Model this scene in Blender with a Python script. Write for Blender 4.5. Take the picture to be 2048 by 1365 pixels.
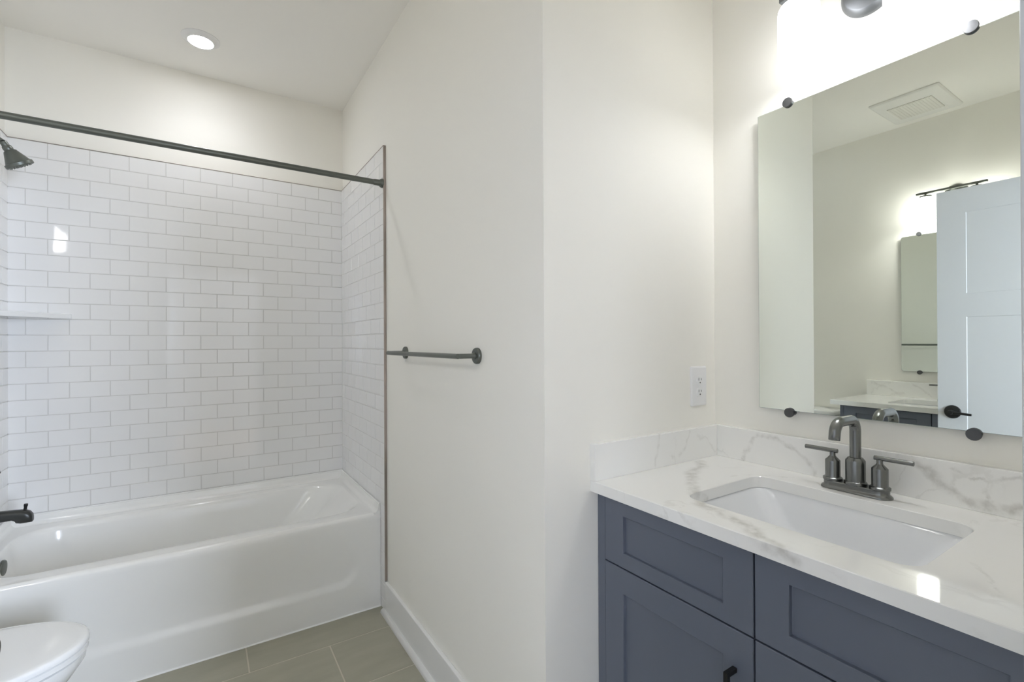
import bpy, bmesh, math, random
from mathutils import Vector, Matrix

random.seed(7)
for o in list(bpy.data.objects):
    bpy.data.objects.remove(o, do_unlink=True)
S = bpy.context.scene
COL = S.collection

# ------------------------------------------------------------------ camera
# world: +X runs along the tub towards the vanity wall, +Y from the doorway towards the tub, metres
FPX, YAW, PITCH, ROLL, CAMH = 953.745, 0.9947, 0.0023, -0.0048, 1.3026
_f = Vector((math.cos(YAW), math.sin(YAW), 0)); _r = Vector((math.sin(YAW), -math.cos(YAW), 0)); _u = Vector((0, 0, 1))
f2 = _f * math.cos(PITCH) + _u * math.sin(PITCH)
u2 = _u * math.cos(PITCH) - _f * math.sin(PITCH)
r3 = _r * math.cos(ROLL) + u2 * math.sin(ROLL)
u3 = u2 * math.cos(ROLL) - _r * math.sin(ROLL)
cd = bpy.data.cameras.new('camera')
cd.sensor_fit = 'HORIZONTAL'; cd.sensor_width = 36.0; cd.lens = FPX / 2048.0 * 36.0
cd.clip_start = 0.01; cd.clip_end = 60
cam = bpy.data.objects.new('camera', cd); COL.objects.link(cam)
m = Matrix.Identity(4)
for i, v in enumerate((r3, u3, -f2)):
    for k in range(3):
        m[k][i] = v[k]
m[0][3], m[1][3], m[2][3] = 0, 0, CAMH
cam.matrix_world = m
S.camera = cam

# ------------------------------------------------------------------ world, light levels, exposure
W = bpy.data.worlds.new('world'); S.world = W; W.use_nodes = True
_bg = W.node_tree.nodes['Background']
_bg.inputs[0].default_value = (0.62, 0.74, 1.0, 1); _bg.inputs[1].default_value = 0.5
SHADE2_POWER = 14.0
BULB_POWER = 74.0        # open lower ends of the shades, where the bulbs show
BULB2_POWER = 105.0
SHADE_POWER = 5.0        # opal glass shades of the two vanity lights
CAN_POWER = 78.0         # lens of the recessed light
BEAM_POWER = 3.5        # its downward beam
DAY_FILL_POWER = 31.0  # fill through a second, added window of that room
DAY_COLOUR = (0.875, 0.98, 1.19)
SHADE_COLOUR = (0.98, 0.995, 1.025)
SHADE2_COLOUR = (1.0, 0.99, 0.98)
CAN_COLOUR = (0.975, 0.99, 1.05)
DAY_POWER = 196.0        # daylight through the window of the room behind the doorway
S.view_settings.view_transform = 'Standard'
S.view_settings.look = 'None'
S.view_settings.exposure = 0.03
S.view_settings.gamma = 1.0
S.view_settings.use_curve_mapping = False
S.cycles.max_bounces = 14; S.cycles.diffuse_bounces = 8; S.cycles.glossy_bounces = 8
S.cycles.use_denoising = True
S.cycles.sample_clamp_indirect = 20.0
S.cycles.caustics_reflective = False; S.cycles.caustics_refractive = False

for nm, x, pw in (('window_daylight', 1.45, DAY_POWER), ('window_fill_light', -1.35, DAY_FILL_POWER)):  # the second area light is an added fill for the vanity side
    ld = bpy.data.lights.new(nm, 'AREA'); ld.shape = 'RECTANGLE'; ld.size = 1.0; ld.size_y = 1.45
    ld.energy = pw; ld.color = DAY_COLOUR
    lo = bpy.data.objects.new(nm, ld); COL.objects.link(lo)
    lo.location = (x, -2.75, 1.55)
    lo.rotation_euler = Vector((0, 1, 0)).to_track_quat('-Z', 'Z').to_euler()      # shines towards +Y

# ------------------------------------------------------------------ materials
def mat(name, col, rough=0.5, metal=0.0, coat=0.0, spec=0.5, emis=None, estr=0.0):
    M = bpy.data.materials.new(name); M.use_nodes = True
    b = M.node_tree.nodes['Principled BSDF']
    b.inputs['Base Color'].default_value = (*col, 1); b.inputs['Roughness'].default_value = rough
    b.inputs['Metallic'].default_value = metal
    b.inputs['Specular IOR Level'].default_value = spec
    if coat:
        b.inputs['Coat Weight'].default_value = coat; b.inputs['Coat Roughness'].default_value = 0.08
    if emis:
        b.inputs['Emission Color'].default_value = (*emis, 1); b.inputs['Emission Strength'].default_value = estr
    return M

def nd(M, t, **kw):
    n = M.node_tree.nodes.new(t)
    for k, v in kw.items():
        setattr(n, k, v)
    return n

def lk(M, a, b):
    M.node_tree.links.new(a, b)

def noise_colour(M, c1, c2, scale, stretch=(1, 1, 1), detail=4.0, lo_=0.35, hi=0.65):
    g = nd(M, 'ShaderNodeNewGeometry'); mp = nd(M, 'ShaderNodeMapping'); mp.inputs['Scale'].default_value = stretch
    n = nd(M, 'ShaderNodeTexNoise'); n.inputs['Scale'].default_value = scale; n.inputs['Detail'].default_value = detail
    r = nd(M, 'ShaderNodeMapRange'); r.inputs['From Min'].default_value = lo_; r.inputs['From Max'].default_value = hi
    x = nd(M, 'ShaderNodeMix', data_type='RGBA')
    x.inputs[6].default_value = (*c1, 1); x.inputs[7].default_value = (*c2, 1)
    lk(M, g.outputs['Position'], mp.inputs['Vector']); lk(M, mp.outputs[0], n.inputs['Vector'])
    lk(M, n.outputs['Fac'], r.inputs['Value']); lk(M, r.outputs[0], x.inputs[0])
    lk(M, x.outputs[2], M.node_tree.nodes['Principled BSDF'].inputs['Base Color'])
    return g, mp, n

def bump(M, scale, strength, dist=0.001, detail=3.0):
    g = nd(M, 'ShaderNodeNewGeometry'); n = nd(M, 'ShaderNodeTexNoise')
    n.inputs['Scale'].default_value = scale; n.inputs['Detail'].default_value = detail
    b = nd(M, 'ShaderNodeBump'); b.inputs['Strength'].default_value = strength; b.inputs['Distance'].default_value = dist
    lk(M, g.outputs['Position'], n.inputs['Vector']); lk(M, n.outputs['Fac'], b.inputs['Height'])
    lk(M, b.outputs[0], M.node_tree.nodes['Principled BSDF'].inputs['Normal'])

PAINT = mat('wall_paint', (0.892, 0.875, 0.816), 0.62, spec=0.25)
bump(PAINT, 260, 0.05, 0.0006)
CEIL = mat('ceiling_paint', (0.93, 0.915, 0.870), 0.8, spec=0.15)
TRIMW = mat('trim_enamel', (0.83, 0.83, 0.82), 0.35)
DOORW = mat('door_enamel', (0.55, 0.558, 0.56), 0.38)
TILE = mat('glazed_tile', (0.84, 0.84, 0.835), 0.055, spec=0.5)
GROUT = mat('tile_grout', (0.66, 0.655, 0.64), 0.85, spec=0.1)
FTILE = mat('floor_porcelain', (0.20, 0.195, 0.155), 0.42)
noise_colour(FTILE, (0.335, 0.325, 0.253), (0.388, 0.374, 0.296), 5.0, (1.0, 3.5, 1.0), 6.0, 0.30, 0.72)
FGROUT = mat('floor_grout', (0.57, 0.54, 0.45), 0.85, spec=0.1)
TUBW = mat('tub_acrylic', (0.86, 0.86, 0.84), 0.16, coat=0.4)
CAULK = mat('caulk', (0.86, 0.86, 0.85), 0.45)
PORC = mat('porcelain', (0.85, 0.86, 0.86), 0.08, coat=0.5)
SINKW = mat('sink_china', (0.83, 0.84, 0.855), 0.10, coat=0.4)
BRONZE = mat('dark_bronze', (0.150, 0.162, 0.145), 0.38, metal=0.7)
SPOUT = mat('spout_black', (0.050, 0.052, 0.049), 0.34, metal=0.5)
CLIP = mat('clip_metal', (0.105, 0.107, 0.110), 0.42, metal=0.8)
BLACK = mat('matt_black_metal', (0.012, 0.012, 0.012), 0.38, metal=0.3)
EDGE = mat('tile_edge_metal', (0.235, 0.195, 0.165), 0.42, metal=0.35)
noise_colour(EDGE, (0.43, 0.37, 0.33), (0.23, 0.205, 0.175), 1.3, (1, 1, 1), 2.0, 0.42, 0.62)
GUN = mat('brushed_gunmetal', (0.20, 0.205, 0.20), 0.27, metal=1.0)
bump(GUN, 900, 0.03, 0.0002)
STEEL = mat('brushed_nickel', (0.24, 0.25, 0.265), 0.48, metal=1.0)
CAB = mat('cabinet_paint', (0.114, 0.131, 0.172), 0.40, spec=0.7)
bump(CAB, 700, 0.10, 0.0004)
CABIN = mat('cabinet_gap', (0.006, 0.006, 0.009), 0.9, spec=0.1)
MIRROR = mat('mirror_silver', (0.86, 0.90, 0.845), 0.0, metal=1.0)
GLASSEDGE = mat('mirror_edge', (0.34, 0.40, 0.37), 0.2)
PLASTIC = mat('white_plastic', (0.84, 0.84, 0.845), 0.3)
SLOT = mat('outlet_slot', (0.10, 0.10, 0.10), 0.6)
FANW = mat('fan_plastic', (0.81, 0.805, 0.77), 0.5)
GRILLE = mat('fan_grille', (0.74, 0.73, 0.68), 0.7)
SHADE = mat('opal_glass_lit', (0.9, 0.9, 0.9), 0.25, emis=SHADE_COLOUR, estr=SHADE_POWER)
SHADE2 = mat('opal_glass_lit_opposite', (0.9, 0.9, 0.9), 0.25, emis=SHADE2_COLOUR, estr=SHADE2_POWER)
BULB = mat('lit_bulb', (0.9, 0.9, 0.9), 0.3, emis=SHADE_COLOUR, estr=BULB_POWER)
BULB2 = mat('lit_bulb_opposite', (0.9, 0.9, 0.9), 0.3, emis=SHADE2_COLOUR, estr=BULB2_POWER)
LENS = mat('downlight_lens', (0.9, 0.9, 0.9), 0.3, emis=CAN_COLOUR, estr=CAN_POWER)
HALLW = mat('hall_paint', (0.76, 0.77, 0.78), 0.7)
HALLF = mat('hall_oak_floor', (0.36, 0.25, 0.16), 0.4)
noise_colour(HALLF, (0.30, 0.205, 0.13), (0.43, 0.31, 0.20), 6.0, (1, 8, 1))

def quartz(name, lines=()):
    """white quartz; lines = [(points, width, strength)] in metres: the stone's own veins"""
    M = mat(name, (0.87, 0.865, 0.84), 0.045)
    T = M.node_tree
    g = nd(M, 'ShaderNodeNewGeometry')
    n = nd(M, 'ShaderNodeTexNoise'); n.inputs['Scale'].default_value = 16; n.inputs['Detail'].default_value = 5
    n.inputs['Roughness'].default_value = 0.62
    lk(M, g.outputs['Position'], n.inputs['Vector'])
    s1 = nd(M, 'ShaderNodeVectorMath', operation='SUBTRACT'); lk(M, n.outputs['Color'], s1.inputs[0]); s1.inputs[1].default_value = (.5, .5, .5)
    s2 = nd(M, 'ShaderNodeVectorMath', operation='SCALE'); lk(M, s1.outputs[0], s2.inputs[0]); s2.inputs['Scale'].default_value = 0.055
    P = nd(M, 'ShaderNodeVectorMath', operation='ADD'); lk(M, g.outputs['Position'], P.inputs[0]); lk(M, s2.outputs[0], P.inputs[1])
    acc = None
    def mth(op, a, b=None, clamp=False):
        q = nd(M, 'ShaderNodeMath', operation=op); q.use_clamp = clamp
        for i, v in enumerate((a, b)):
            if v is None: continue
            if isinstance(v, (int, float)): q.inputs[i].default_value = v
            else: lk(M, v, q.inputs[i])
        return q.outputs[0]
    for pts, wid, stg in lines:
        for a, b in zip(pts[:-1], pts[1:]):
            A = Vector(a); D = Vector(b) - A; L2 = D.length_squared
            pa = nd(M, 'ShaderNodeVectorMath', operation='SUBTRACT'); lk(M, P.outputs[0], pa.inputs[0]); pa.inputs[1].default_value = A
            dt = nd(M, 'ShaderNodeVectorMath', operation='DOT_PRODUCT'); lk(M, pa.outputs[0], dt.inputs[0]); dt.inputs[1].default_value = D / L2
            t = mth('MULTIPLY', dt.outputs['Value'], 1.0, clamp=True)
            sc = nd(M, 'ShaderNodeVectorMath', operation='SCALE'); sc.inputs[0].default_value = D; lk(M, t, sc.inputs['Scale'])
            ds = nd(M, 'ShaderNodeVectorMath', operation='DISTANCE'); lk(M, pa.outputs[0], ds.inputs[0]); lk(M, sc.outputs[0], ds.inputs[1])
            r = nd(M, 'ShaderNodeMapRange', interpolation_type='SMOOTHSTEP')
            r.inputs['From Min'].default_value = 0; r.inputs['From Max'].default_value = wid
            r.inputs['To Min'].default_value = stg; r.inputs['To Max'].default_value = 0
            lk(M, ds.outputs['Value'], r.inputs['Value'])
            acc = r.outputs[0] if acc is None else mth('MAXIMUM', acc, r.outputs[0])
    # hairlines of the stone: thin ridges of a warped noise
    n2 = nd(M, 'ShaderNodeTexNoise'); n2.inputs['Scale'].default_value = 3.1; n2.inputs['Detail'].default_value = 3
    n2.inputs['Distortion'].default_value = 0.7
    lk(M, P.outputs[0], n2.inputs['Vector'])
    rd = mth('ABSOLUTE', mth('SUBTRACT', n2.outputs['Fac'], 0.5))
    r2 = nd(M, 'ShaderNodeMapRange', interpolation_type='SMOOTHSTEP')
    r2.inputs['From Min'].default_value = 0; r2.inputs['From Max'].default_value = 0.010
    r2.inputs['To Min'].default_value = 0.16; r2.inputs['To Max'].default_value = 0
    lk(M, rd, r2.inputs['Value'])
    n3 = nd(M, 'ShaderNodeTexNoise'); n3.inputs['Scale'].default_value = 6.0
    lk(M, g.outputs['Position'], n3.inputs['Vector'])
    gate = nd(M, 'ShaderNodeMapRange'); gate.inputs['From Min'].default_value = .48; gate.inputs['From Max'].default_value = .62
    lk(M, n3.outputs['Fac'], gate.inputs['Value'])
    hair = mth('MULTIPLY', r2.outputs[0], gate.outputs[0])
    if acc is None:
        tot = hair
    else:
        n4 = nd(M, 'ShaderNodeTexNoise'); n4.inputs['Scale'].default_value = 45; n4.inputs['Detail'].default_value = 3
        lk(M, g.outputs['Position'], n4.inputs['Vector'])
        g4 = nd(M, 'ShaderNodeMapRange'); g4.inputs['From Min'].default_value = .36; g4.inputs['From Max'].default_value = .62
        g4.inputs['To Min'].default_value = .25
        lk(M, n4.outputs['Fac'], g4.inputs['Value'])
        tot = mth('MAXIMUM', mth('MULTIPLY', acc, g4.outputs[0]), hair)
    x = nd(M, 'ShaderNodeMix', data_type='RGBA')
    x.inputs[6].default_value = (0.87, 0.865, 0.84, 1); x.inputs[7].default_value = (0.40, 0.385, 0.345, 1)
    lk(M, tot, x.inputs[0]); lk(M, x.outputs[2], T.nodes['Principled BSDF'].inputs['Base Color'])
    return M

# ------------------------------------------------------------------ mesh helpers (all coordinates are world metres)
def BM():
    return bmesh.new()

def box(bm, x0, x1, y0, y1, z0, z1, bev=0.0, seg=2, mi=0):
    r = bmesh.ops.create_cube(bm, size=1.0)
    vs = r['verts']
    for v in vs:
        v.co = Vector((x0 + (v.co.x + .5) * (x1 - x0), y0 + (v.co.y + .5) * (y1 - y0), z0 + (v.co.z + .5) * (z1 - z0)))
    fs = list({f for v in vs for f in v.link_faces})
    for f in fs: f.material_index = mi
    if bev:
        es = list({e for v in vs for e in v.link_edges})
        rr = bmesh.ops.bevel(bm, geom=es, offset=bev, segments=seg, profile=0.5, affect='EDGES', clamp_overlap=True)
        for f in rr['faces']: f.material_index = mi

def loft(bm, rings, cap0=False, cap1=False, closed=True, mi=0):
    vr = [[bm.verts.new(p) for p in ring] for ring in rings]
    n = len(vr[0])
    for a, b in zip(vr[:-1], vr[1:]):
        for i in range(n if closed else n - 1):
            j = (i + 1) % n
            f = bm.faces.new((a[i], a[j], b[j], b[i])); f.material_index = mi; f.smooth = True
    for flag, ring, rev in ((cap0, vr[0], True), (cap1, vr[-1], False)):
        if flag:
            f = bm.faces.new(list(reversed(ring)) if rev else ring); f.material_index = mi; f.smooth = True
    return vr

def frame_of(axis):
    w = Vector(axis).normalized()
    a = Vector((0, 0, 1)) if abs(w.z) < .9 else Vector((1, 0, 0))
    u = w.cross(a).normalized(); v = w.cross(u)
    return u, v, w

def lathe(bm, base, axis, prof, n=32, cap0=True, cap1=True, mi=0):
    """prof = [(radius, distance along axis)]"""
    u, v, w = frame_of(axis); base = Vector(base)
    rings = [[base + w * h + (u * math.cos(2 * math.pi * i / n) + v * math.sin(2 * math.pi * i / n)) * r for i in range(n)] for r, h in prof]
    loft(bm, rings, cap0, cap1, mi=mi)

def tube(bm, pts, r, n=16, cap=True, mi=0):
    pts = [Vector(p) for p in pts]
    rad = r if isinstance(r, (list, tuple)) else [r] * len(pts)
    rings = []; u = None
    for i, p in enumerate(pts):
        t = (pts[min(i + 1, len(pts) - 1)] - pts[max(i - 1, 0)]).normalized()
        if u is None:
            u, v, _ = frame_of(t)
        else:
            u = (u - t * u.dot(t)).normalized(); v = t.cross(u)
        rings.append([p + (u * math.cos(2 * math.pi * k / n) + v * math.sin(2 * math.pi * k / n)) * rad[i] for k in range(n)])
    loft(bm, rings, cap, cap, mi=mi)

def arc(c, a, b, r, t0, t1, n=10):
    """points c + r(a cos t + b sin t)"""
    c, a, b = Vector(c), Vector(a), Vector(b)
    return [c + (a * math.cos(t0 + (t1 - t0) * i / n) + b * math.sin(t0 + (t1 - t0) * i / n)) * r for i in range(n + 1)]

def rrect(x0, x1, y0, y1, r, z, nc=8, ns=6):
    """rounded rectangle, counter-clockwise; always 4*(nc+ns) points so that rings loft"""
    r = max(1e-4, min(r, (x1 - x0) / 2 - 1e-4, (y1 - y0) / 2 - 1e-4))
    cs = [(x1 - r, y1 - r, 0), (x0 + r, y1 - r, 90), (x0 + r, y0 + r, 180), (x1 - r, y0 + r, 270)]
    out = []
    for k, (cx, cy, a0) in enumerate(cs):
        for i in range(nc + 1):
            a = math.radians(a0 + 90 * i / nc)
            out.append(Vector((cx + r * math.cos(a), cy + r * math.sin(a), z)))
        nx, ny, na = cs[(k + 1) % 4]
        p = out[-1]; q = Vector((nx + r * math.cos(math.radians(na)), ny + r * math.sin(math.radians(na)), z))
        for i in range(1, ns):
            out.append(p.lerp(q, i / ns))
    return out

def bx(name, x0, x1, y0, y1, z0, z1, material, parent=None, bev=0.0, seg=2):
    b = BM(); box(b, x0, x1, y0, y1, z0, z1, bev, seg)
    return obj(name, b, material, parent, angle=12)

def obj(name, bm, material, parent=None, angle=35):
    """links bm (world coordinates) as ONE mesh object, its origin at its base (or at its parent's origin)"""
    bmesh.ops.recalc_face_normals(bm, faces=bm.faces)
    if parent is None:
        xs = [v.co.x for v in bm.verts]; ys = [v.co.y for v in bm.verts]; zs = [v.co.z for v in bm.verts]
        org = Vector(((min(xs) + max(xs)) / 2, (min(ys) + max(ys)) / 2, min(zs)))
    else:
        org = Vector(parent['_o'])
    for v in bm.verts: v.co -= org
    for f in bm.faces: f.smooth = True
    me = bpy.data.meshes.new(name); bm.to_mesh(me); bm.free()
    me.set_sharp_from_angle(angle=math.radians(angle))
    for mm in (material if isinstance(material, (list, tuple)) else [material]): me.materials.append(mm)
    o = bpy.data.objects.new(name, me); COL.objects.link(o)
    ORG.append(o); o['_o'] = tuple(org)
    if parent is None: o.location = org
    else: o.parent = parent
    return o

ORG = []
def thing(name, loc, label, cat, group=None):
    o = bpy.data.objects.new(name, None); COL.objects.link(o); o.location = loc; o.empty_display_size = 0.05
    o['_o'] = tuple(loc); ORG.append(o)
    return tag(o, label, cat, group)

def tag(o, label, cat, group=None):
    o['label'] = label; o['category'] = cat
    if group: o['group'] = group
    return o

def struct(o):
    o['kind'] = 'structure'; return o

# ------------------------------------------------------------------ measures
XT = 0.7504     # towel-bar wall
XTF = 0.7393    # face of the tile on that wall
XV = 1.4846     # vanity wall
XO = -1.115     # opposite wall
XL = -0.7617    # wall behind the shower head
XLF = -0.7507
YB = 3.1167     # wall behind the tub
YBF = 3.1057
YO = 1.0007     # short wall with the outlet
YD = 0.078      # doorway wall
YTE = 2.275     # outer edge of the tile
CZ = 2.7739     # ceiling
YTF = 2.3403    # tub apron
CT = 0.9153     # countertop
PT = 0.0762     # tile pitch
ZT = 2.2607     # top of the tile

# ------------------------------------------------------------------ room shell
TH = 0.11
struct(bx('ceiling', XO - TH, XV + TH, YD - .108, YB + TH, CZ, CZ + .1, CEIL))
struct(bx('wall_back', XL - TH, XT + TH, YB, YB + TH, 0, CZ, PAINT))
struct(bx('wall_right', XT, XT + TH, YO + TH, YB, 0, CZ, PAINT))
struct(bx('wall_alcove', XT, XV, YO, YO + TH, 0, CZ, PAINT))
struct(bx('wall_vanity', XV, XV + TH, YD - .108, YO + TH, 0, CZ, PAINT))
struct(bx('wall_left', XO - TH, XO, YD - .108, 2.29, 0, CZ, PAINT))
struct(bx('wall_shower', XO - TH, XL, 2.29, YB, 0, CZ, PAINT))
DX0, DX1, DH = -0.262, 0.5260, 2.075
b = BM()
box(b, XO, DX0 - .02, YD - .108, YD, 0, CZ); box(b, DX1 + .02, XV, YD - .108, YD, 0, CZ)
box(b, DX0 - .02, DX1 + .02, YD - .108, YD, DH + .02, CZ)
struct(obj('wall_front', b, PAINT))
# door jambs and casing (the pale edge at the right of the view)
b = BM()
box(b, DX0 - .02, DX0, YD - .108, YD, 0, DH); box(b, DX1, DX1 + .02, YD - .108, YD, 0, DH); box(b, DX0 - .02, DX1 + .02, YD - .108, YD, DH, DH + .02)
box(b, DX1 + .005, DX1 + .09, YD, YD + .017, 0, DH + .09, .003); box(b, DX0 - .10, DX0 - .045, YD, YD + .017, 0, DH + .09, .003)
box(b, DX0 - .10, DX1 + .09, YD, YD + .017, DH + .005, DH + .09, .003)
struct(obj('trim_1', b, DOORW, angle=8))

def tiled(name, mats, org, U, V, N, u0, u1, v0, v1, pu, pv, off, shift, gap, depth, slab, tilt=0.0011, bev=0.0012, holes=None):
    """running-bond tiles as real relief: row k (from v=0 downwards if pv<0) has joints at off + j*pu (+shift on odd rows)"""
    b = BM(); U, V, N, org = Vector(U), Vector(V), Vector(N), Vector(org)
    q = [b.verts.new(org + U * a + V * c + N * d) for d in (-slab, depth - .0011) for a, c in ((u0, v0), (u1, v0), (u1, v1), (u0, v1))]
    for idx in ((0, 1, 2, 3), (4, 5, 6, 7), (0, 1, 5, 4), (1, 2, 6, 5), (2, 3, 7, 6), (3, 0, 4, 7)):
        b.faces.new([q[i] for i in idx]).material_index = 1
    rows = int(math.ceil((v1 - v0) / pv)) + 1
    for k in range(rows):
        a1 = v1 - k * pv; a0 = max(v0, a1 - pv)
        if a1 - v0 < .006: break
        j0 = math.floor((u0 - off - (shift if k % 2 else 0)) / pu)
        x = off + (shift if k % 2 else 0) + j0 * pu
        while x < u1:
            l, r = max(x, u0), min(x + pu, u1); x += pu
            if r - l < .006: continue
            l += gap / 2 if l > u0 else 0; r -= gap / 2 if r < u1 else 0; lo2, hi2 = a0 + gap / 2, a1 - gap / 2
            tx, ty = random.gauss(0, tilt), random.gauss(0, tilt)
            cx, cy = (l + r) / 2, (lo2 + hi2) / 2
            def pt(a, c, d):
                return org + U * a + V * c + N * (d + (tx * (a - cx) + ty * (c - cy)) * (1 if d > depth - .0006 else 0))
            o4 = [b.verts.new(pt(a, c, depth - .0022)) for a, c in ((l, lo2), (r, lo2), (r, hi2), (l, hi2))]
            i4 = [b.verts.new(pt(a, c, depth)) for a, c in ((l + (bev if l > u0 else 0), lo2 + bev), (r - (bev if r < u1 else 0), lo2 + bev), (r - (bev if r < u1 else 0), hi2 - bev), (l + (bev if l > u0 else 0), hi2 - bev))]
            b.faces.new(i4)
            for i in range(4): b.faces.new((o4[i], o4[(i + 1) % 4], i4[(i + 1) % 4], i4[i]))
    return struct(obj(name, b, mats, angle=4))

# tile surrounds (depth counts from the painted wall to the glazed face)
tiled('wall_back.001', (TILE, GROUT), (0, YB, 0), (1, 0, 0), (0, 0, 1), (0, -1, 0), XLF, XTF, .40, ZT, 2 * PT, PT, -0.6162, PT, .0024, YB - YBF, 0, tilt=.0022)
tiled('wall_right.001', (TILE, GROUT), (XT, 0, 0), (0, 1, 0), (0, 0, 1), (-1, 0, 0), YTE + .002, YBF, 0.0, ZT, 2 * PT, PT, 2.5710, PT, .0024, XT - XTF, 0)
tiled('wall_shower.001', (TILE, GROUT), (XL, 0, 0), (0, 1, 0), (0, 0, 1), (1, 0, 0), 2.292, YBF, .0, ZT, 2 * PT, PT, 3.035, PT, .0024, XLF - XL, 0)
b = BM(); box(b, XTF - .0012, XT, YTE - .001, YTE + .003, .148, ZT + .001, .0006)
box(b, XLF, XTF, YBF - .0006, YB, ZT - .0004, ZT + .0030, .0004)
box(b, XTF - .0006, XT, YTE + .003, YBF, ZT - .0004, ZT + .0030, .0004); box(b, XL, XLF + .0006, 2.292, YBF, ZT - .0004, ZT + .0030, .0004)
struct(obj('trim_2', b, EDGE))
# floor: 12 x 24 porcelain, joints along X at Y = 2.152, 1.840 ...
tiled('floor', (FTILE, FGROUT), (0, 0, -.01), (1, 0, 0), (0, 1, 0), (0, 0, 1), XO, XV, YD - .108, 2.152 + .3124 * 3, .6145, .3124, .1530, .3035, .0042, .01, .08, tilt=0.0, bev=.0008)
# baseboard and shoe on the towel-bar wall, and the short runs that the mirror could show
def baseboard(name, x0, x1, y0, y1):
    b = BM(); box(b, x0, x1, y0, y1, 0, .148, .003)
    return struct(obj(name, b, TRIMW, angle=12))
baseboard('baseboard_right', XT - .0155, XT, YO - .015, YTE - .008)
baseboard('baseboard_left', XO, XO + .0155, 1.47, 2.29)
def shoe(name, x, y0, y1, sx):
    b = BM(); prof = [(0, 0)] + [(.019 * math.cos(math.radians(a)), .019 * math.sin(math.radians(a))) for a in range(0, 91, 10)]
    loft(b, [[Vector((x + sx * p, y, q)) for p, q in prof] for y in (y0, y1 - .006, y1)][:2] +
         [[Vector((x + sx * p * .7, y1, q * .75)) for p, q in prof]], True, True)
    return struct(obj(name, b, TRIMW, angle=50))
shoe('trim_3', XT - .0155, YO - .015, YTE + .012, -1)
shoe('trim_4', XO + .0155, 1.47, 2.285, 1)
baseboard('baseboard_alcove', XT - .0155, .93, YO - .0155, YO)

# room behind the doorway: daylight comes from its window; a second is added as fill
struct(bx('floor_hall', -2.2, 2.4, -2.7, YD - .108, -.08, 0, HALLF))
struct(bx('ceiling_hall', -2.2, 2.4, -2.7, YD - .108, CZ, CZ + .1, CEIL))
b = BM()
for a in ((-2.2, -1.9, 0, CZ), (-.8, .90, 0, CZ), (2.0, 2.4, 0, CZ), (.90, 2.0, 0, .75), (.90, 2.0, 2.35, CZ), (-1.9, -.8, 0, .75), (-1.9, -.8, 2.35, CZ)):
    box(b, a[0], a[1], -2.7, -2.6, a[2], a[3])
struct(obj('wall_hall', b, HALLW))
struct(bx('wall_hall.001', -2.3, -2.2, -2.7, YD - .108, 0, CZ, HALLW))
struct(bx('wall_hall.002', 2.4, 2.5, -2.7, YD - .108, 0, CZ, HALLW))
for nm, q in (('window_1', 0), ('window_added', -2.8)):  # second frame is added, only to carry the fill light
    b = BM()
    for a in ((.90, .95, .75, 2.35), (1.95, 2.0, .75, 2.35), (.95, 1.95, .75, .80), (.95, 1.95, 2.30, 2.35), (.95, 1.95, 1.53, 1.57)):
        box(b, a[0] + q, a[1] + q, -2.68, -2.62, a[2], a[3], .004)
    struct(obj(nm, b, TRIMW, angle=8))

# ------------------------------------------------------------------ bathtub
def smooth(t):
    t = max(0.0, min(1.0, t)); return t * t * (3 - 2 * t)

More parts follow.
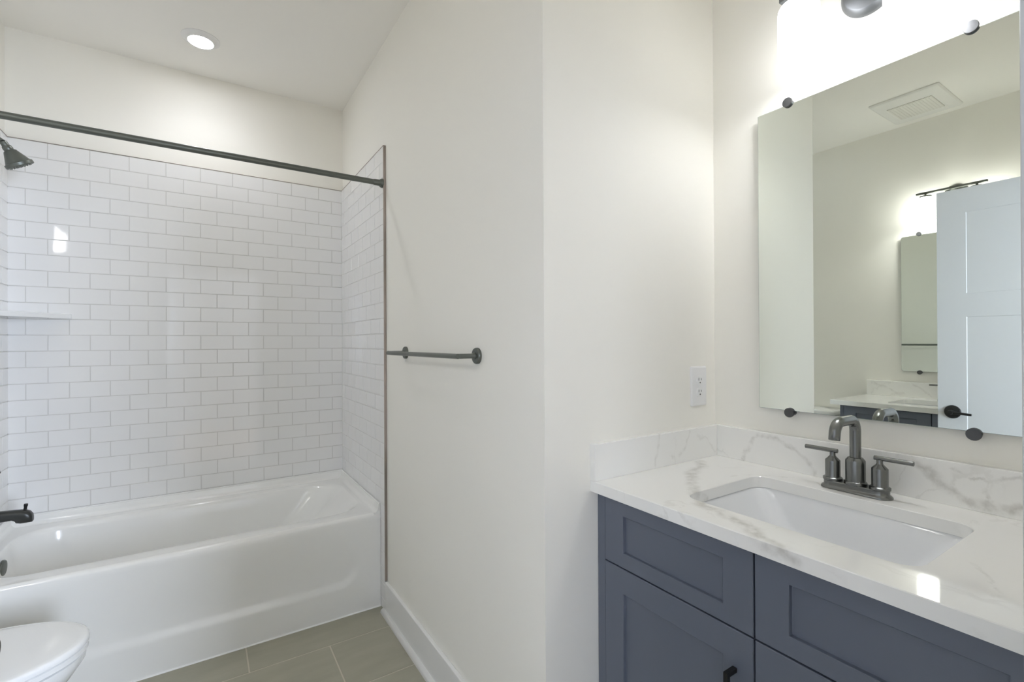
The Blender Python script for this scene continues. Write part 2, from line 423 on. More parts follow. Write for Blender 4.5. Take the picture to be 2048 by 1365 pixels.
def build_tub():
    X0, X1 = XLF + .001, XTF - .001
    tub = thing('bathtub', ((X0 + X1) / 2, (YTF + YBF) / 2, 0), 'white alcove bathtub with a shallow recessed apron under the subway tile', 'bathtub')
    RZ = .462
    b = BM()
    # apron: a grid whose middle panel is set back, top edge rolled over to the rim
    def inset(x, z):
        px0, px1, pz0, pz1, r = -.80, .640, .128, .60, .10
        cx, cz = (px0 + px1) / 2, (pz0 + pz1) / 2
        qx, qz = abs(x - cx) - (px1 - px0) / 2 + r, abs(z - cz) - (pz1 - pz0) / 2 + r
        sd = math.hypot(max(qx, 0), max(qz, 0)) + min(max(qx, qz), 0) - r
        fade = smooth((.40 - z) / .20)
        return .0095 * smooth(-sd / .045) * fade
    nx = 150
    zs = [.0] + [.01 + (.43 - .01) * i / 70 for i in range(71)]
    rows = [[Vector((X0 + (X1 - X0) * i / nx, YTF + inset(X0 + (X1 - X0) * i / nx, z), z)) for i in range(nx + 1)] for z in zs]
    rr = .020
    for k in range(1, 7):
        a = math.radians(90 * k / 6)
        rows.append([Vector((X0 + (X1 - X0) * i / nx, YTF + rr - rr * math.cos(a), RZ - rr + rr * math.sin(a))) for i in range(nx + 1)])
    loft(b, rows, closed=False)
    # deck, bowl
    nc, ns = 14, 14
    R = lambda x0, x1, y0, y1, r, z: rrect(x0, x1, y0, y1, r, z, nc, ns)
    rings = [R(X0, X1, YTF + rr, YBF - .002, .001, RZ),
             R(X0 + .02, X1 - .022, YTF + rr + .012, YBF - .020, .02, RZ),
             R(-.690, .690, 2.422, 3.022, .16, RZ),
             R(-.687, .684, 2.430, 3.014, .16, RZ - .002),
             R(-.683, .674, 2.437, 3.006, .16, RZ - .010),
             R(-.679, .652, 2.442, 3.000, .155, RZ - .024),
             R(-.670, .600, 2.449, 2.993, .15, RZ - .075),
             R(-.655, .520, 2.458, 2.984, .145, RZ - .16),
             R(-.640, .450, 2.466, 2.976, .14, RZ - .24),
             R(-.622, .400, 2.480, 2.962, .13, RZ - .31),
             R(-.590, .350, 2.510, 2.932, .11, RZ - .345),
             R(-.540, .290, 2.560, 2.882, .08, RZ - .358),
             R(-.30, .05, 2.66, 2.78, .04, RZ - .364)]
    loft(b, rings, cap1=True)
    # upstand against the tile on three sides, coved into the deck
    up = .502
    def upstand(p, d, q0, q1):
        prof = [(.030, RZ), (.022, RZ + .002), (.015, RZ + .008), (.011, RZ + .018), (.0095, up - .003), (.007, up)]
        at = lambda w_, z_, q: Vector((p[0] + d[0] * w_, p[1] + d[1] * w_, z_)) + Vector(q)
        ring = [(.030, RZ - .018)] + prof + [(0, up), (0, RZ - .018)]
        loft(b, [[at(w_, z_, q) for w_, z_ in ring] for q in (q0, q1)])
        for q in (q0, q1):                      # end faces as strips from the profile back to the wall side
            e = [(.030, RZ - .018)] + prof
            for (w0, z0), (w1, z1) in zip(e[:-1], e[1:]):
                b.faces.new([b.verts.new(at(*k, q)) for k in ((w0, z0), (w1, z1), (0, z1), (0, z0))])
    upstand((0, YBF - .002), (0, -1), (X0, 0, 0), (X1, 0, 0))
    upstand((X1, 0), (-1, 0), (0, YTF + .004, 0), (0, YBF - .002, 0))
    upstand((X0, 0), (1, 0), (0, YTF + .004, 0), (0, YBF - .002, 0))
    obj('tub_shell', b, TUBW, tub, angle=50)
    c = BM()
    tube(c, [(X0 + .004, YBF - .0045, up + .002), (X1 - .004, YBF - .0045, up + .002)], .0035, 8)
    tube(c, [(X1 - .0035, YBF - .004, up + .002), (X1 - .0035, YTF + .004, up + .002)], .0035, 8)
    tube(c, [(X0 + .0035, YBF - .004, up + .002), (X0 + .0035, YTF + .004, up + .002)], .0035, 8)
    tube(c, [(X0, YTF - .0015, .001), (X1, YTF - .0015, .001)], .0042, 8)
    obj('caulk_bead', c, CAULK, tub)
    c = BM(); lathe(c, (-.6775, 2.722, .400), (1, 0, -.05), [(.036, 0), (.036, .005), (.033, .009), (.020, .011)], 36)
    d = obj('overflow_plate', c, BRONZE, tub); d['label'] = 'dark round overflow plate'
    c = BM(); lathe(c, (-.50, 2.722, RZ - .3612), (0, 0, 1), [(.034, 0), (.033, .003), (.022, .005), (.020, .012), (.006, .016)], 32)
    obj('drain', c, BRONZE, tub)
build_tub()

# ------------------------------------------------------------------ shower fittings
t = thing('showerhead', (XLF, 2.72, 2.13), 'dark bronze cone shower head on its bent arm above the tub spout', 'shower head')
c = BM(); lathe(c, (XLF, 2.72, 2.135), (1, 0, 0), [(.031, 0), (.030, .006), (.016, .011)], 32); obj('wall_flange', c, BRONZE, t)
ax = Vector((.47, .27, -.85)).normalized()
hd = Vector((-.619, 2.722, 2.030))          # centre of the spray face
neck = hd - ax * .092
pth = [Vector((XLF + .004, 2.72, 2.135)), Vector((XLF + .03, 2.72, 2.1385))] + [neck - ax * .012]
pth = [Vector((XLF + .003, 2.72, 2.139)), Vector((XLF + .018, 2.72, 2.141)), Vector((XLF + .040, 2.72, 2.1400)), Vector((XLF + .057, 2.72, 2.136)), neck - ax * .004]
c = BM(); tube(c, pth, .0095, 16); obj('arm', c, BRONZE, t)
c = BM()
lathe(c, neck, ax, [(.0115, -.006), (.0125, 0), (.0125, .010), (.0155, .014), (.0165, .022), (.0155, .028), (.021, .032), (.041, .075), (.0465, .078), (.0470, .089), (.0440, .092), (.0400, .0915), (.004, .0915)], 40)
h = obj('spray_head', c, BRONZE, t)
c = BM(); u_, v_, _ = frame_of(ax)
for rad, cnt in ((.034, 18), (.022, 12), (.010, 6)):
    for i in range(cnt):
        a = 2 * math.pi * i / cnt
        lathe(c, hd + (u_ * math.cos(a) + v_ * math.sin(a)) * rad, ax, [(.0022, -.001), (.0016, .003)], 8)
obj('nozzles', c, BRONZE, h)

t = thing('tub_spout', (XLF, 2.72, .60), 'black tub spout with a diverter knob over the bathtub', 'spout')
c = BM()
def sp(x, w, zlo, zhi):
    zc, hz = (zlo + zhi) / 2, (zhi - zlo) / 2
    return [Vector((x, 2.72 + w * math.copysign(abs(math.cos(a)) ** .75, math.cos(a)), zc + hz * math.copysign(abs(math.sin(a)) ** .75, math.sin(a)))) for a in [2 * math.pi * i / 28 for i in range(28)]]
loft(c, [sp(XLF, .030, .578, .640), sp(XLF + .010, .029, .580, .639), sp(XLF + .05, .0235, .5895, .6345), sp(XLF + .105, .0225, .5915, .6315),
         sp(XLF + .114, .0225, .586, .6310), sp(XLF + .118, .0225, .578, .6305), sp(XLF + .130, .0225, .5745, .6295), sp(XLF + .145, .0222, .5745, .6270),
         sp(XLF + .157, .0210, .5745, .6200), sp(XLF + .164, .0180, .5755, .6090), sp(XLF + .166, .0120, .578, .598)], True, True)
s_ = obj('spout_body', c, SPOUT, t, angle=60)
c = BM(); lathe(c, (XLF + .142, 2.72, .626), (.12, 0, 1), [(.0055, 0), (.0050, .012), (.0065, .017), (.0062, .025)], 14); obj('diverter_knob', c, BLACK, t)

t = thing('shower_valve', (XLF, 2.72, .83), 'black lever shower valve at the left edge above the tub spout', 'shower valve')
c = BM(); lathe(c, (XLF, 2.72, .83), (1, 0, 0), [(.080, 0), (.079, .005), (.060, .009), (.026, .012), (.024, .045), (.022, .055), (.008, .057)], 48); obj('escutcheon', c, BRONZE, t)
c = BM(); tube(c, [(XLF + .046, 2.72, .835), (XLF + .058, 2.72, .815), (XLF + .066, 2.72, .785)], [.010, .0085, .0068], 14); obj('lever', c, BLACK, t)

t = thing('shower_rod', (0, 2.2904, 2.08), 'dark bronze straight shower curtain rod spanning the tub alcove', 'shower rod')
c = BM(); tube(c, [(-.745, 2.2904, 2.08), (.30, 2.2904, 2.08), (.30, 2.2904, 2.08), (.7000, 2.2904, 2.08)], .0129, 24); obj('rod', c, BRONZE, t)
for x, s in ((XTF, -1), (XLF, 1)):
    c = BM(); lathe(c, (x, 2.2904, 2.08), (s, 0, 0), [(.0225, 0), (.0225, .004), (.0195, .011), (.0165, .014), (.0150, .016), (.0147, .040), (.0129, .044)], 32); obj('end_flange', c, BRONZE, t)

b = BM()
pts = [(XLF, YBF), (-.532, YBF), (-.532, YBF - .010)] + [(-.532 - .012 - .2 * k / 8, YBF - .018 - .225 * k / 8) for k in range(9)] + [(XLF, YBF - .246)]
pts = [(XLF, YBF), (-.530, YBF), (-.531, YBF - .008), (-.537, YBF - .016), (XLF + .016, YBF - .226), (XLF + .008, YBF - .234), (XLF, YBF - .235)]
loft(b, [[Vector((x, y, z)) for x, y in pts] for z in (1.4265, 1.4305, 1.4465)] + [[Vector((x, y, 1.449)) for x, y in [(XLF, YBF), (-.534, YBF), (-.535, YBF - .007), (-.541, YBF - .014), (XLF + .014, YBF - .222), (XLF + .007, YBF - .230), (XLF, YBF - .231)]]], True, True)
tag(obj('corner_shelf', b, PORC), 'white corner soap shelf on the tiled wall left of the bathtub', 'shelf')

# ------------------------------------------------------------------ towel bar
TBY0, TBY1, TBZ, TBX = 1.3595, 2.0065, 1.2585, .674
t = thing('towel_bar', (XT, (TBY0 + TBY1) / 2, TBZ), 'dark bronze towel bar on two round wall plates beside the tub', 'towel bar')
c = BM(); tube(c, [(TBX, TBY0 - .012, TBZ), (TBX, TBY0 - .010, TBZ), (TBX, TBY1 + .016, TBZ), (TBX, TBY1 + .019, TBZ)], [.0065, .0085, .0085, .0065], 20); obj('bar', c, BRONZE, t)
for y in (TBY0, TBY1):
    c = BM(); lathe(c, (XT, y, TBZ), (-1, 0, 0), [(.0265, 0), (.0265, .007), (.0245, .010), (.012, .011)], 40); q = obj('rosette', c, BRONZE, t)
    c = BM(); lathe(c, (XT - .0105, y, TBZ), (-1, 0, 0), [(.0105, 0), (.0105, .006), (.0082, .010), (.0082, XT - .0105 - TBX + .003)], 24); obj('post', c, BRONZE, t)

# ------------------------------------------------------------------ ceiling fittings
t = thing('downlight', (-.002, 2.742, CZ), 'round white recessed ceiling light glowing above the bathtub', 'ceiling light')
c = BM(); lathe(c, (-.002, 2.742, CZ), (0, 0, -1), [(.080, 0), (.0795, .003), (.074, .005), (.058, .0155), (.0535, .017), (.0515, .0150)], 56, cap1=False); obj('trim_ring', c, TRIMW, t)
c = BM(); lathe(c, (-.002, 2.742, CZ - .006), (0, 0, -1), [(.0515, .004), (.0515, .0085), (.047, .0110), (.025, .0120), (.004, .0122)], 48); obj('lens', c, LENS, t)
bd = bpy.data.lights.new('downlight_beam', 'SPOT'); bd.energy = BEAM_POWER; bd.color = CAN_COLOUR; bd.spot_size = math.radians(150); bd.spot_blend = 0.75; bd.shadow_soft_size = .030
bo = bpy.data.objects.new('downlight_beam', bd); COL.objects.link(bo); bo.parent = t; bo.location = (0, 0, -.066)

t = thing('exhaust_fan', (-.81, 1.118, CZ), 'square white exhaust fan cover on the ceiling before the opposite vanity', 'exhaust fan')
c = BM(); loft(c, [rrect(-.81 - a, -.81 + a * 1.0, 1.118 - d, 1.118 + d, .012, z, 5, 3) for a, d, z in ((.222, .172, CZ), (.222, .172, CZ - .006), (.214, .164, CZ - .012), (.130, .122, CZ - .020), (.122, .114, CZ - .020))], True, True); obj('cover', c, FANW, t, angle=8)
c = BM(); box(c, -.81 - .115, -.81 + .115, 1.118 - .110, 1.118 + .110, CZ - .0235, CZ - .0195)
for i in range(14):
    y = 1.118 - .104 + .208 * i / 13; box(c, -.925, -.695, y - .004, y + .004, CZ - .0245, CZ - .023)
obj('grille', c, GRILLE, t, angle=8)

# ------------------------------------------------------------------ outlet
t = thing('outlet', (1.391, YO, 1.153), 'white duplex outlet with two sockets on the short wall above the side splash', 'outlet')
c = BM()
def pl(hx, hz, r, y): return [Vector((p.x, y, p.y)) for p in rrect(1.391 - hx, 1.391 + hx, 1.153 - hz, 1.153 + hz, r, 0, 5, 3)]
loft(c, [pl(.0405, .066, .005, YO), pl(.0405, .066, .005, YO - .003), pl(.0375, .063, .005, YO - .006), pl(.034, .060, .004, YO - .0066)], True, True); obj('cover_plate', c, PLASTIC, t)
for dz in (.0195, -.0195):
    c = BM()
    def so(s, y):
        out = []
        for i in range(32):
            a = 2 * math.pi * i / 32; x, z = .0172 * math.cos(a), .0172 * math.sin(a)
            out.append(Vector((1.391 + x * s, YO - y, 1.153 + dz + max(-.0145, min(.0145, z)) * s)))
        return out
    loft(c, [so(1, .006), so(1, .0084), so(.94, .0090)], True, True); k = obj('socket', c, PLASTIC, t)
    c = BM()
    box(c, 1.391 - .0076, 1.391 - .0054, YO - .0094, YO - .0085, 1.153 + dz - .001, 1.153 + dz + .0075)
    box(c, 1.391 + .0054, 1.391 + .0074, YO - .0094, YO - .0085, 1.153 + dz - .0002, 1.153 + dz + .0067)
    lathe(c, (1.391, YO - .0085, 1.153 + dz - .0078), (0, -1, 0), [(.0026, 0), (.0026, .0009)], 12); obj('slots', c, SLOT, k)
c = BM(); lathe(c, (1.391, YO - .0064, 1.153), (0, -1, 0), [(.0034, 0), (.0030, .0012), (.001, .0014)], 14); obj('screw', c, PLASTIC, t)

# ------------------------------------------------------------------ vanities (one against the vanity wall, one against the opposite wall)
VEINS = quartz('quartz_veined', [
    ([(1.345, .960, CT), (1.300, .925, CT), (1.215, .893, CT), (1.126, .832, CT), (1.060, .770, CT), (.987, .706, CT), (.980, .650, CT), (.962, .590, CT), (.935, .540, CT), (.9081, .500, .908), (.9081, .455, .900)], .026, .52),
    ([(1.126, .832, CT), (1.09, .776, .900), (1.10, .772, .888)], .018, .70),
    ([(1.234, .817, CT), (1.329, .784, CT), (1.40, .700, CT)], .008, .30),
    ([(1.4646, .893, .918), (1.4646, .864, .9635), (1.4646, .839, 1.012), (1.4646, .769, 1.0034), (1.4646, .726, .974), (1.4646, .672, .940), (1.4646, .668, .920)], .011, .42),
    ([(1.4646, .470, 1.018), (1.4646, .434, .999), (1.4646, .3965, .966), (1.4646, .3525, .936), (1.4646, .300, .928), (1.4646, .255, .938), (1.4646, .200, .930)], .020, .55),
    ([(1.4646, .372, 1.000), (1.4646, .318, .991), (1.4646, .266, 1.000), (1.4646, .240, .985)], .007, .40),
    ([(1.4646, .318, .991), (1.4646, .322, .962), (1.4646, .303, .937)], .007, .40),
    ([(1.169, .98, 1.017), (1.165, .98, .97), (1.157, .98, .93)], .010, .26),
    ([(1.321, .98, 1.010), (1.30, .98, .965), (1.262, .98, .926), (1.21, .98, .955)], .009, .22),
    ([(1.12, .26, CT), (1.02, .20, CT), (.97, .215, CT)], .006, .22),
])
STONE = quartz('quartz_pale', [
    ([(XO + .02, 1.45, 1.0), (XO + .02, 1.30, .935), (XO + .05, 1.20, CT)], .016, .4),
    ([(XO + .02, 1.24, 1.018), (XO + .02, 1.13, .93)], .012, .35)])

def vanity(XW, sg, yc, y0, y1, cy0, cy1, stone, side, dz, words, gaps):
    """XW wall face, sg direction from the wall into the room; counter y0..y1, cabinet cy0..cy1"""
    X = lambda d: XW + sg * d
    def bb(b, d0, d1, a0, a1, z0, z1, bev=0.0):
        box(b, min(X(d0), X(d1)), max(X(d0), X(d1)), a0, a1, z0, z1, bev)
    D = XV - .9081                       # counter depth
    # --- cabinet
    t = thing('vanity_cabinet', (X(.28), (cy0 + cy1) / 2, 0), words['cab'], 'cabinet', 'bathroom vanity cabinets')
    FR = XV - .930                       # door face distance
    c = BM()
    for q in ((.002, FR - .0215, cy0, cy0 + .016, .10, CT - .0305), (.002, FR - .0215, cy1 - .016, cy1, .10, CT - .0305), (.002, FR - .0215, cy0, cy1, .10, .118),
              (.002, .010, cy0, cy1, .10, CT - .0305), (FR - .040, FR - .0215, cy0, cy1, .685, .718), (FR - .040, FR - .0215, cy0, cy1, .86, CT - .0305),
              (FR - .040, FR - .0215, gaps['mid'] - .02, gaps['mid'] + .02, .10, CT - .0305)):
        bb(c, *q)
    bb(c, .002, FR - .075, cy0 + .01, cy1 - .01, 0, .10)
    o_ = obj('carcass', c, CABIN, t); o_['label'] = 'dark box behind the doors'
    for a0, a1 in gaps['filler']:
        c = BM(); bb(c, FR - .030, FR - .005, a0, a1, .10, CT - .0305, .001); obj('filler_strip', c, CAB, t, angle=8)
    def shaker(name, a0, a1, z0, z1, st, rt, rb):
        c = BM()
        def ring(i_a, i_zt, i_zb, d):
            ps = [(a0 + i_a, z0 + i_zb), (a1 - i_a, z0 + i_zb), (a1 - i_a, z1 - i_zt), (a0 + i_a, z1 - i_zt)]
            return [Vector((X(d), p, q)) for p, q in ps]
        loft(c, [ring(0, 0, 0, FR - .020), ring(0, 0, 0, FR - .0016), ring(.0016, .0016, .0016, FR), ring(st - .001, rt - .001, rb - .001, FR),
                 ring(st, rt, rb, FR - .001), ring(st + .001, rt + .001, rb + .001, FR - .0085), ring(st + .004, rt + .004, rb + .004, FR - .009)], True, True)
        return obj(name, c, CAB, t, angle=5)
    mid = gaps['mid']; zr = .7015
    sides = ((cy0 + gaps['end'], mid - .0019, 1), (mid + .0019, cy1 - gaps['end2'], -1))
    for a0, a1, _ in sides:
        shaker('drawer_front', a0, a1, zr + .0019, CT - .0345, .067, .041, .0395)
    for a0, a1, s in sides:
        d_ = shaker('door', a0, a1, .112, zr - .0019, .067, .065, .067)
        yb = (a1 - .040) if s > 0 else (a0 + .040)
        c = BM()
        zt_, zb_ = .6225, .472
        bb(c, FR + .024, FR + .0335, yb - .005, yb + .005, zb_, zt_, .0008)
        bb(c, FR - .0005, FR + .026, yb - .005, yb + .005, zt_ - .010, zt_, .0008); bb(c, FR - .0005, FR + .026, yb - .005, yb + .005, zb_, zb_ + .010, .0008)
        q = obj('pull_handle', c, BLACK, d_, angle=8); q['label'] = 'matt black square bar pull'
    # --- counter with an undermount opening
    sx0, sx1, sy = XV - 1.345, XV - 1.0095, .2335     # opening distances from the wall, half length
    lo_d, hi_d = sx0, sx1
    ct = thing('countertop', (X(D / 2), (y0 + y1) / 2, CT - .030), words['top'], 'countertop', 'quartz vanity tops')
    c = BM(); nc, ns = 8, 8
    def rg(x0, x1, a0, a1, r, z): return rrect(min(x0, x1), max(x0, x1), a0, a1, r, z, nc, ns)
    xa, xb = X(.001), X(D)
    ya, yb_ = y0, y1
    oin = (X(lo_d), X(hi_d), yc - sy, yc + sy)
    loft(c, [rg(*oin, .040, CT - .030), rg(xa, xb, ya, yb_, .001, CT - .030), rg(xa, xb, ya, yb_, .001, CT - .0015), rg(xa + sg * .0015, xb - sg * .0015, ya + .0015, yb_ - .0015, .001, CT),
             rg(oin[0] - sg * .0015, oin[1] + sg * .0015, oin[2] - .0015, oin[3] + .0015, .0412, CT), rg(*oin, .040, CT - .0015), rg(*oin, .040, CT - .030)])
    obj('slab', c, stone, ct, angle=30)
    c = BM(); bb(c, .0, .020, y0 if side else y0, (y1 - .0205) if side else y1, CT, CT + .1028, .0012); obj('backsplash', c, stone, ct, angle=8)
    if side:
        c = BM(); bb(c, .0, D, y1 - .020, y1, CT, CT + .1028, .0012); obj('side_splash', c, stone, ct, angle=8)
    # --- sink
    sk = thing('sink', (X((lo_d + hi_d) / 2), yc, CT - .19), words['sink'], 'sink', 'undermount sinks')
    c = BM()
    def q4(e, z, ey=0.0, r=.045): return rg(X(lo_d - e), X(hi_d + e), yc - sy - e - ey, yc + sy + e + ey, r, z)
    U = CT - .0312
    loft(c, [q4(.014, U, r=.05), q4(.003, U, r=.045), q4(.000, U - .006, -.002, .042), q4(-.006, U - .035, -.020, .045), q4(-.014, U - .085, -.048, .05), q4(-.022, U - .115, -.072, .055), q4(-.040, U - .132, -.110, .05), q4(-.08, U - .138, -.16, .04), q4(-.14, U - .140, -.21, .01)], False, True)
    loft(c, [q4(.014, U, r=.05), q4(.014, U - .010, r=.05), q4(.010, U - .045, -.010, .05), q4(.0, U - .10, -.04, .05), q4(-.02, U - .150, -.09, .05)], False, True)
    obj('basin', c, SINKW, sk, angle=55)
    c = BM(); lathe(c, (X((lo_d + hi_d) / 2 - .01), yc, U - .1395), (0, 0, 1), [(.027, 0), (.026, .003), (.018, .0035), (.017, .007), (.004, .009)], 28); obj('drain', c, GUN, sk)
    # --- faucet
    fd = XV - 1.3985
    f = thing('faucet', (X(fd), yc + .0087, CT), words['faucet'], 'faucet', 'gunmetal vanity faucets')
    fy = yc + .0087
    def stad(L, w, z, n=14):
        out = []
        for k in range(2 * n + 2):
            a = math.pi * k / n if k <= n else math.pi * (k - 1) / n
            sgn = 1 if k <= n else -1
            out.append(Vector((X(fd) + w * math.cos(a), fy + sgn * (L - w) + w * math.sin(a), z)))
        return out
    c = BM(); loft(c, [stad(.0790, .0270, CT + .0006), stad(.0790, .0270, CT + .003), stad(.0765, .0250, CT + .0065), stad(.0735, .0222, CT + .0085), stad(.0725, .0215, CT + .010), stad(.0725, .0215, CT + .0195), stad(.0710, .0200, CT + .0210)], True, True)
    obj('base_plate', c, GUN, f, angle=40)
    zb = CT + .0205
    c = BM(); lathe(c, (X(fd), fy, zb), (0, 0, 1), [(.0250, 0), (.0250, .0055), (.0235, .0075), (.0216, .0085), (.0216, .0600), (.0212, .0615), (.0160, .0680), (.0130, .0685), (.0124, .0685)], 40); obj('spout_collar', c, GUN, f)
    c = BM(); r_ = .030; reach = .112; zt = 1.1020
    dx = Vector((sg, 0, 0)); up_ = Vector((0, 0, 1)); p0 = Vector((X(fd), fy, zb + .06))
    a1_ = arc(p0 + dx * r_ + up_ * (zt - r_ - p0.z), -dx, up_, r_, 0, math.pi / 2, 12)
    c2 = Vector((X(fd), fy, zt)) + dx * (reach - r_) - up_ * r_
    a2_ = arc(c2, up_, dx, r_, 0, math.pi / 2 - .10, 12)
    end = a2_[-1]; td = (a2_[-1] - a2_[-2]).normalized()
    tube(c, [p0] + a1_ + a2_ + [end + td * .014, end + td * .0150], [.0124] * (1 + len(a1_) + len(a2_)) + [.0122, .0112], 28)
    obj('spout', c, GUN, f, angle=50)
    for s in (1, -1):
        c = BM(); hy = fy + s * .0524
        lathe(c, (X(fd), hy, zb), (0, 0, 1), [(.0222, 0), (.0222, .0055), (.0205, .0070), (.0175, .0085), (.0172, .0100), (.0172, .0500), (.0168, .0515), (.0080, .0610), (.0066, .0635), (.0066, .0730)], 36)
        hb = obj('handle', c, GUN, f)
        c = BM(); tube(c, [(X(fd), hy - s * .0120, zb + .0760), (X(fd), hy - s * .0115, zb + .0760), (X(fd), hy + s * .0670, zb + .0760), (X(fd), hy + s * .0675, zb + .0760)], [.0045, .0056, .0056, .0045], 18)
        obj('lever', c, GUN, hb)
    # --- mirror
    my0, my1, mz0, mz1 = gaps['mirror']; g0, g1 = .014, .020
    mr = thing('wall_mirror', (X(0), (my0 + my1) / 2, mz0), words['mirror'], 'mirror', 'frameless vanity mirrors')
    c = BM(); rc = gaps['corner']
    def mp(d, e):
        return [Vector((X(d), p.x, p.y)) for p in rrect(my0 + e, my1 - e, mz0 + e, mz1 - e, rc, 0, 6, 2)]
    vr = loft(c, [mp(g0, 0), mp(g1 - .0005, 0), mp(g1, .0008)], True, False, mi=1)
    ff = c.faces.new(vr[-1]); ff.material_index = 0
    bmesh.ops.recalc_face_normals(c, faces=c.faces)
    obj('glass', c, (MIRROR, GLASSEDGE), mr, angle=5)
    for yy in (gaps['mc'] + .202, gaps['mc'] - .202):
        for zz, s in ((mz1 + .0055, 1), (mz0 - .0055, -1)):
            c = BM(); lathe(c, (X(0), yy, zz), (sg, 0, 0), [(.0100, 0), (.0100, g0 - .003), (.0046, g0 - .002), (.0046, g1 + .001), (.0138, g1 + .001), (.0140, g1 + .0055), (.0132, g1 + .0070), (.004, g1 + .0072)], 32)
            obj('clip', c, CLIP, mr)
    # --- light
    lt = thing('vanity_light', (X(0), gaps['lc'], 2.25), words['light'], 'light fixture', 'two-shade vanity lights')
    lc = gaps['lc']; sd = gaps['shade']
    c = BM(); lathe(c, (X(0), lc, 2.232), (sg, 0, 0), [(.066, 0), (.066, .004), (.0645, .008), (.054, .021), (.052, .022), (.004, .0225)], 56); obj('backplate', c, gaps['metal'], lt)
    c = BM(); lathe(c, (X(.02), lc, 2.2545), (sg, 0, 0), [(.011, 0), (.011, sd - .02)], 20)
    bb(c, sd - .009, sd + .009, lc - .170, lc + .170, 2.2475, 2.2600, .0012); obj('bar', c, gaps['metal'], lt)
    for s in (1, -1):
        sy_ = lc + s * .122
        c = BM(); lathe(c, (X(sd), sy_, 2.2505), (0, 0, -1), [(.006, 0), (.006, .012), (.030, .016), (.032, .019), (.032, .026)], 32); hq = obj('socket_cap', c, gaps['metal'], lt)
        c = BM(); lathe(c, (X(sd), sy_, 2.2265), (0, 0, -1), [(.026, 0), (.036, .003), (.044, .009), (.0490, .018), (.0505, .028), (.0505, .138), (.0490, .1455), (.0470, .1490), (.0450, .1500), (.0435, .1490), (.0430, .1450), (.0425, .1400)], 44, cap1=False); sh = obj('glass_shade', c, gaps['opal'], lt)
        c = BM(); lathe(c, (X(sd), sy_, 2.2265 - .128), (0, 0, -1), [(.0400, 0), (.0425, .004), (.0425, .0130), (.0400, .0150), (.020, .0160), (.004, .0162)], 36); obj('bulb', c, gaps['bulb'], sh)

vanity(XV, -1, .5365, .0865, YO, .088, .9990, VEINS, True, 0,
       dict(cab='navy shaker vanity cabinet in the foreground under the sink with gunmetal faucet',
            top='white quartz countertop with grey veins and side splash on the near navy cabinet',
            sink='white rectangular undermount sink set in the near veined countertop',
            faucet='gunmetal two-handle faucet standing behind the near sink',
            mirror='large frameless mirror clipped to the wall above the near faucet',
            light='lit two-shade vanity light at the top edge above the near mirror'),
       dict(filler=((.9695, .9987), (.0885, .1105)), mid=.5425, end=.024, end2=.0335, mirror=(.2405, .8325, 1.0945, 2.0060), mc=.5380, corner=.0015,
            lc=.5385, shade=.119, metal=STEEL, opal=SHADE, bulb=BULB))
vanity(XO, 1, .9930, .500, 1.4950, .540, 1.4480, STONE, False, 0,
       dict(cab='navy vanity cabinet against the opposite wall, seen in the mirror beside the door',
            top='pale quartz countertop on the opposite vanity, seen in the mirror',
            sink='white undermount sink in the opposite countertop, seen in the mirror',
            faucet='gunmetal faucet on the opposite vanity, mostly hidden by the door in the mirror',
            mirror='frameless mirror on the opposite wall, seen in the mirror beside the white door',
            light='dark-bar vanity light on the opposite wall, reflected above the white door'),
       dict(filler=((1.4255, 1.4475), (.5405, .5625)), mid=.9800, end=.024, end2=.024, mirror=(.697, 1.2890, 1.0920, 2.0080), mc=.9880, corner=.014,
            lc=1.0030, shade=.119, metal=BRONZE, opal=SHADE2, bulb=BULB2))

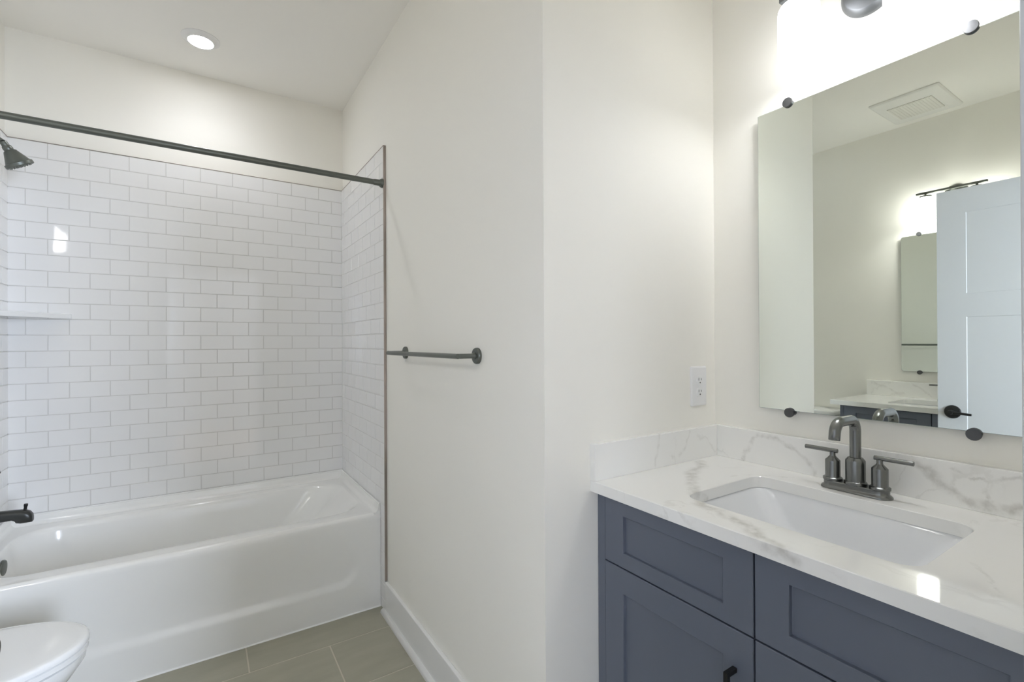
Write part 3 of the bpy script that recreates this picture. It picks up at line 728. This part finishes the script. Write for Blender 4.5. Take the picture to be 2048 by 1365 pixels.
# ------------------------------------------------------------------ door, swung open at the left of the camera
DFX, DY0, DY1, DT, DB = -.2560, YD + .003, .8690, 2.061, .012
def build_door():
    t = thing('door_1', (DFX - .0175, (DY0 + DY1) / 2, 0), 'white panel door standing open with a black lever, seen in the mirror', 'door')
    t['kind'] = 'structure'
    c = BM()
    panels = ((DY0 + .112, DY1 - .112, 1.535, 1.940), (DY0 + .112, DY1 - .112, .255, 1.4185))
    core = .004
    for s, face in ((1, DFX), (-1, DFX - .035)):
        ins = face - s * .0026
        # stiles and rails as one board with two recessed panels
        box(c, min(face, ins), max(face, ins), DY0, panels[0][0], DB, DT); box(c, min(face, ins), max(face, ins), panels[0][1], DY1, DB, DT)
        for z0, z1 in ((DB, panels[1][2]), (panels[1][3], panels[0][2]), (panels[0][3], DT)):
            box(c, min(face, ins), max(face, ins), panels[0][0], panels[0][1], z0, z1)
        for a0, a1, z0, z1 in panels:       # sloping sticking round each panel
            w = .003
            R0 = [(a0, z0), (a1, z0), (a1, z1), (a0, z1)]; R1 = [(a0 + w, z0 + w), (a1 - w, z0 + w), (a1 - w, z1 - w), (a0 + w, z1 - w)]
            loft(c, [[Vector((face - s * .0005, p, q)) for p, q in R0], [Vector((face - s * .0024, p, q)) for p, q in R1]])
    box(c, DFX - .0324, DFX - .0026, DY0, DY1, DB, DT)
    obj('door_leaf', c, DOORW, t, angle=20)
    for s, face in ((1, DFX), (-1, DFX - .035)):
        c = BM(); hy, hz = .811, .939
        lathe(c, (face, hy, hz), (s, 0, 0), [(.0330, 0), (.0330, .004), (.030, .008), (.013, .010), (.0115, .012), (.0115, .044), (.0107, .0510), (.004, .0516)], 40)
        k = obj('door_handle', c, BLACK, t); k['label'] = 'black round rose with straight lever'
        c = BM(); tube(c, [(face + s * .036, hy + .004, hz), (face + s * .036, hy - .004, hz), (face + s * .038, hy - .04, hz - .002), (face + s * .038, hy - .0785, hz - .004), (face + s * .038, hy - .0795, hz - .004)], [.0075, .0080, .0062, .0058, .0045], 14)
        obj('lever', c, BLACK, k)
    c = BM(); box(c, DFX - .0285, DFX - .0065, DY1, DY1 + .0012, .91, .968, .0005); obj('latch_plate', c, BRONZE, t)
build_door()

# ------------------------------------------------------------------ toilet
def build_toilet():
    yc = 1.868; xt = -.282; ztop = .450
    t = thing('toilet', (-.62, yc, 0), 'white toilet with its lid closed in front of the bathtub', 'toilet')
    def egg(z, s=0.0, xb=-.740, tip=xt, hw=.185, n=56, shift=0.0):
        out = []; xm = tip - .275
        for i in range(n):
            a = 2 * math.pi * i / n
            ca, sa = math.cos(a), math.sin(a)
            if ca >= 0: x = xm + (tip - xm - s) * ca; y = (hw - s) * sa
            else:
                x = xm + (xm - xb - s) * -(abs(ca) ** .75); y = (hw - s) * math.copysign(abs(sa) ** .62, sa)
            out.append(Vector((x + shift, yc + y, z)))
        return out
    c = BM()
    loft(c, [egg(ztop - .0195, .003), egg(ztop - .0185, .0005), egg(ztop - .010, 0), egg(ztop - .004, .003), egg(ztop - .0015, .008), egg(ztop, .020), egg(ztop + .0015, .06), egg(ztop + .002, .12)], True, True)
    obj('lid', c, PORC, t, angle=60)
    c = BM(); loft(c, [egg(ztop - .0395, .006), egg(ztop - .0380, .0025), egg(ztop - .0245, .002), egg(ztop - .0225, .005)], True, True); obj('seat', c, PORC, t, angle=50)
    c = BM()
    loft(c, [egg(.4050, .030), egg(.4062, .012), egg(.404, .007), egg(.385, .009), egg(.34, .026, tip=xt - .012), egg(.28, .050, tip=xt - .045), egg(.20, .072, tip=xt - .085), egg(.12, .082, tip=xt - .105), egg(.05, .078, tip=xt - .10), egg(.02, .066, tip=xt - .085), egg(.0, .064, tip=xt - .083)], True, True)
    # pedestal back under the tank
    loft(c, [rrect(-1.06, -.70, yc - w, yc + w, .05, z, 6, 4) for w, z in ((.10, 0), (.10, .12), (.115, .28), (.15, .385), (.15, .404))], True, True)
    obj('bowl', c, PORC, t, angle=60)
    c = BM()
    loft(c, [rrect(-1.103 , -.905 - e, yc - .225 + e, yc + .225 - e, .035, z, 7, 5) for e, z in ((.030, .404), (.022, .42), (.008, .60), (.0, .752))], True, True)
    k = obj('tank', c, PORC, t, angle=50)
    c = BM(); loft(c, [rrect(-1.107, -.892 - e, yc - .235 + e, yc + .235 - e, .035, z, 7, 5) for e, z in ((.006, .7525), (.0, .757), (.0, .778), (.004, .786), (.014, .790))], True, True); obj('tank_lid', c, PORC, t, angle=50)
    c = BM(); lathe(c, (-.906, yc - .15, .70), (1, 0, 0), [(.014, 0), (.014, .008), (.008, .012)], 20); tube(c, [(-.893, yc - .15, .70), (-.889, yc - .08, .695)], [.007, .0055], 12); obj('flush_lever', c, STEEL, k)
    for s in (-1, 1):
        c = BM(); box(c, -.765, -.725, yc + s * .07 - .022, yc + s * .07 + .022, .408, .444, .006); obj('seat_hinge', c, PORC, t)
build_toilet()

for o in ORG:
    if '_o' in o: del o['_o']
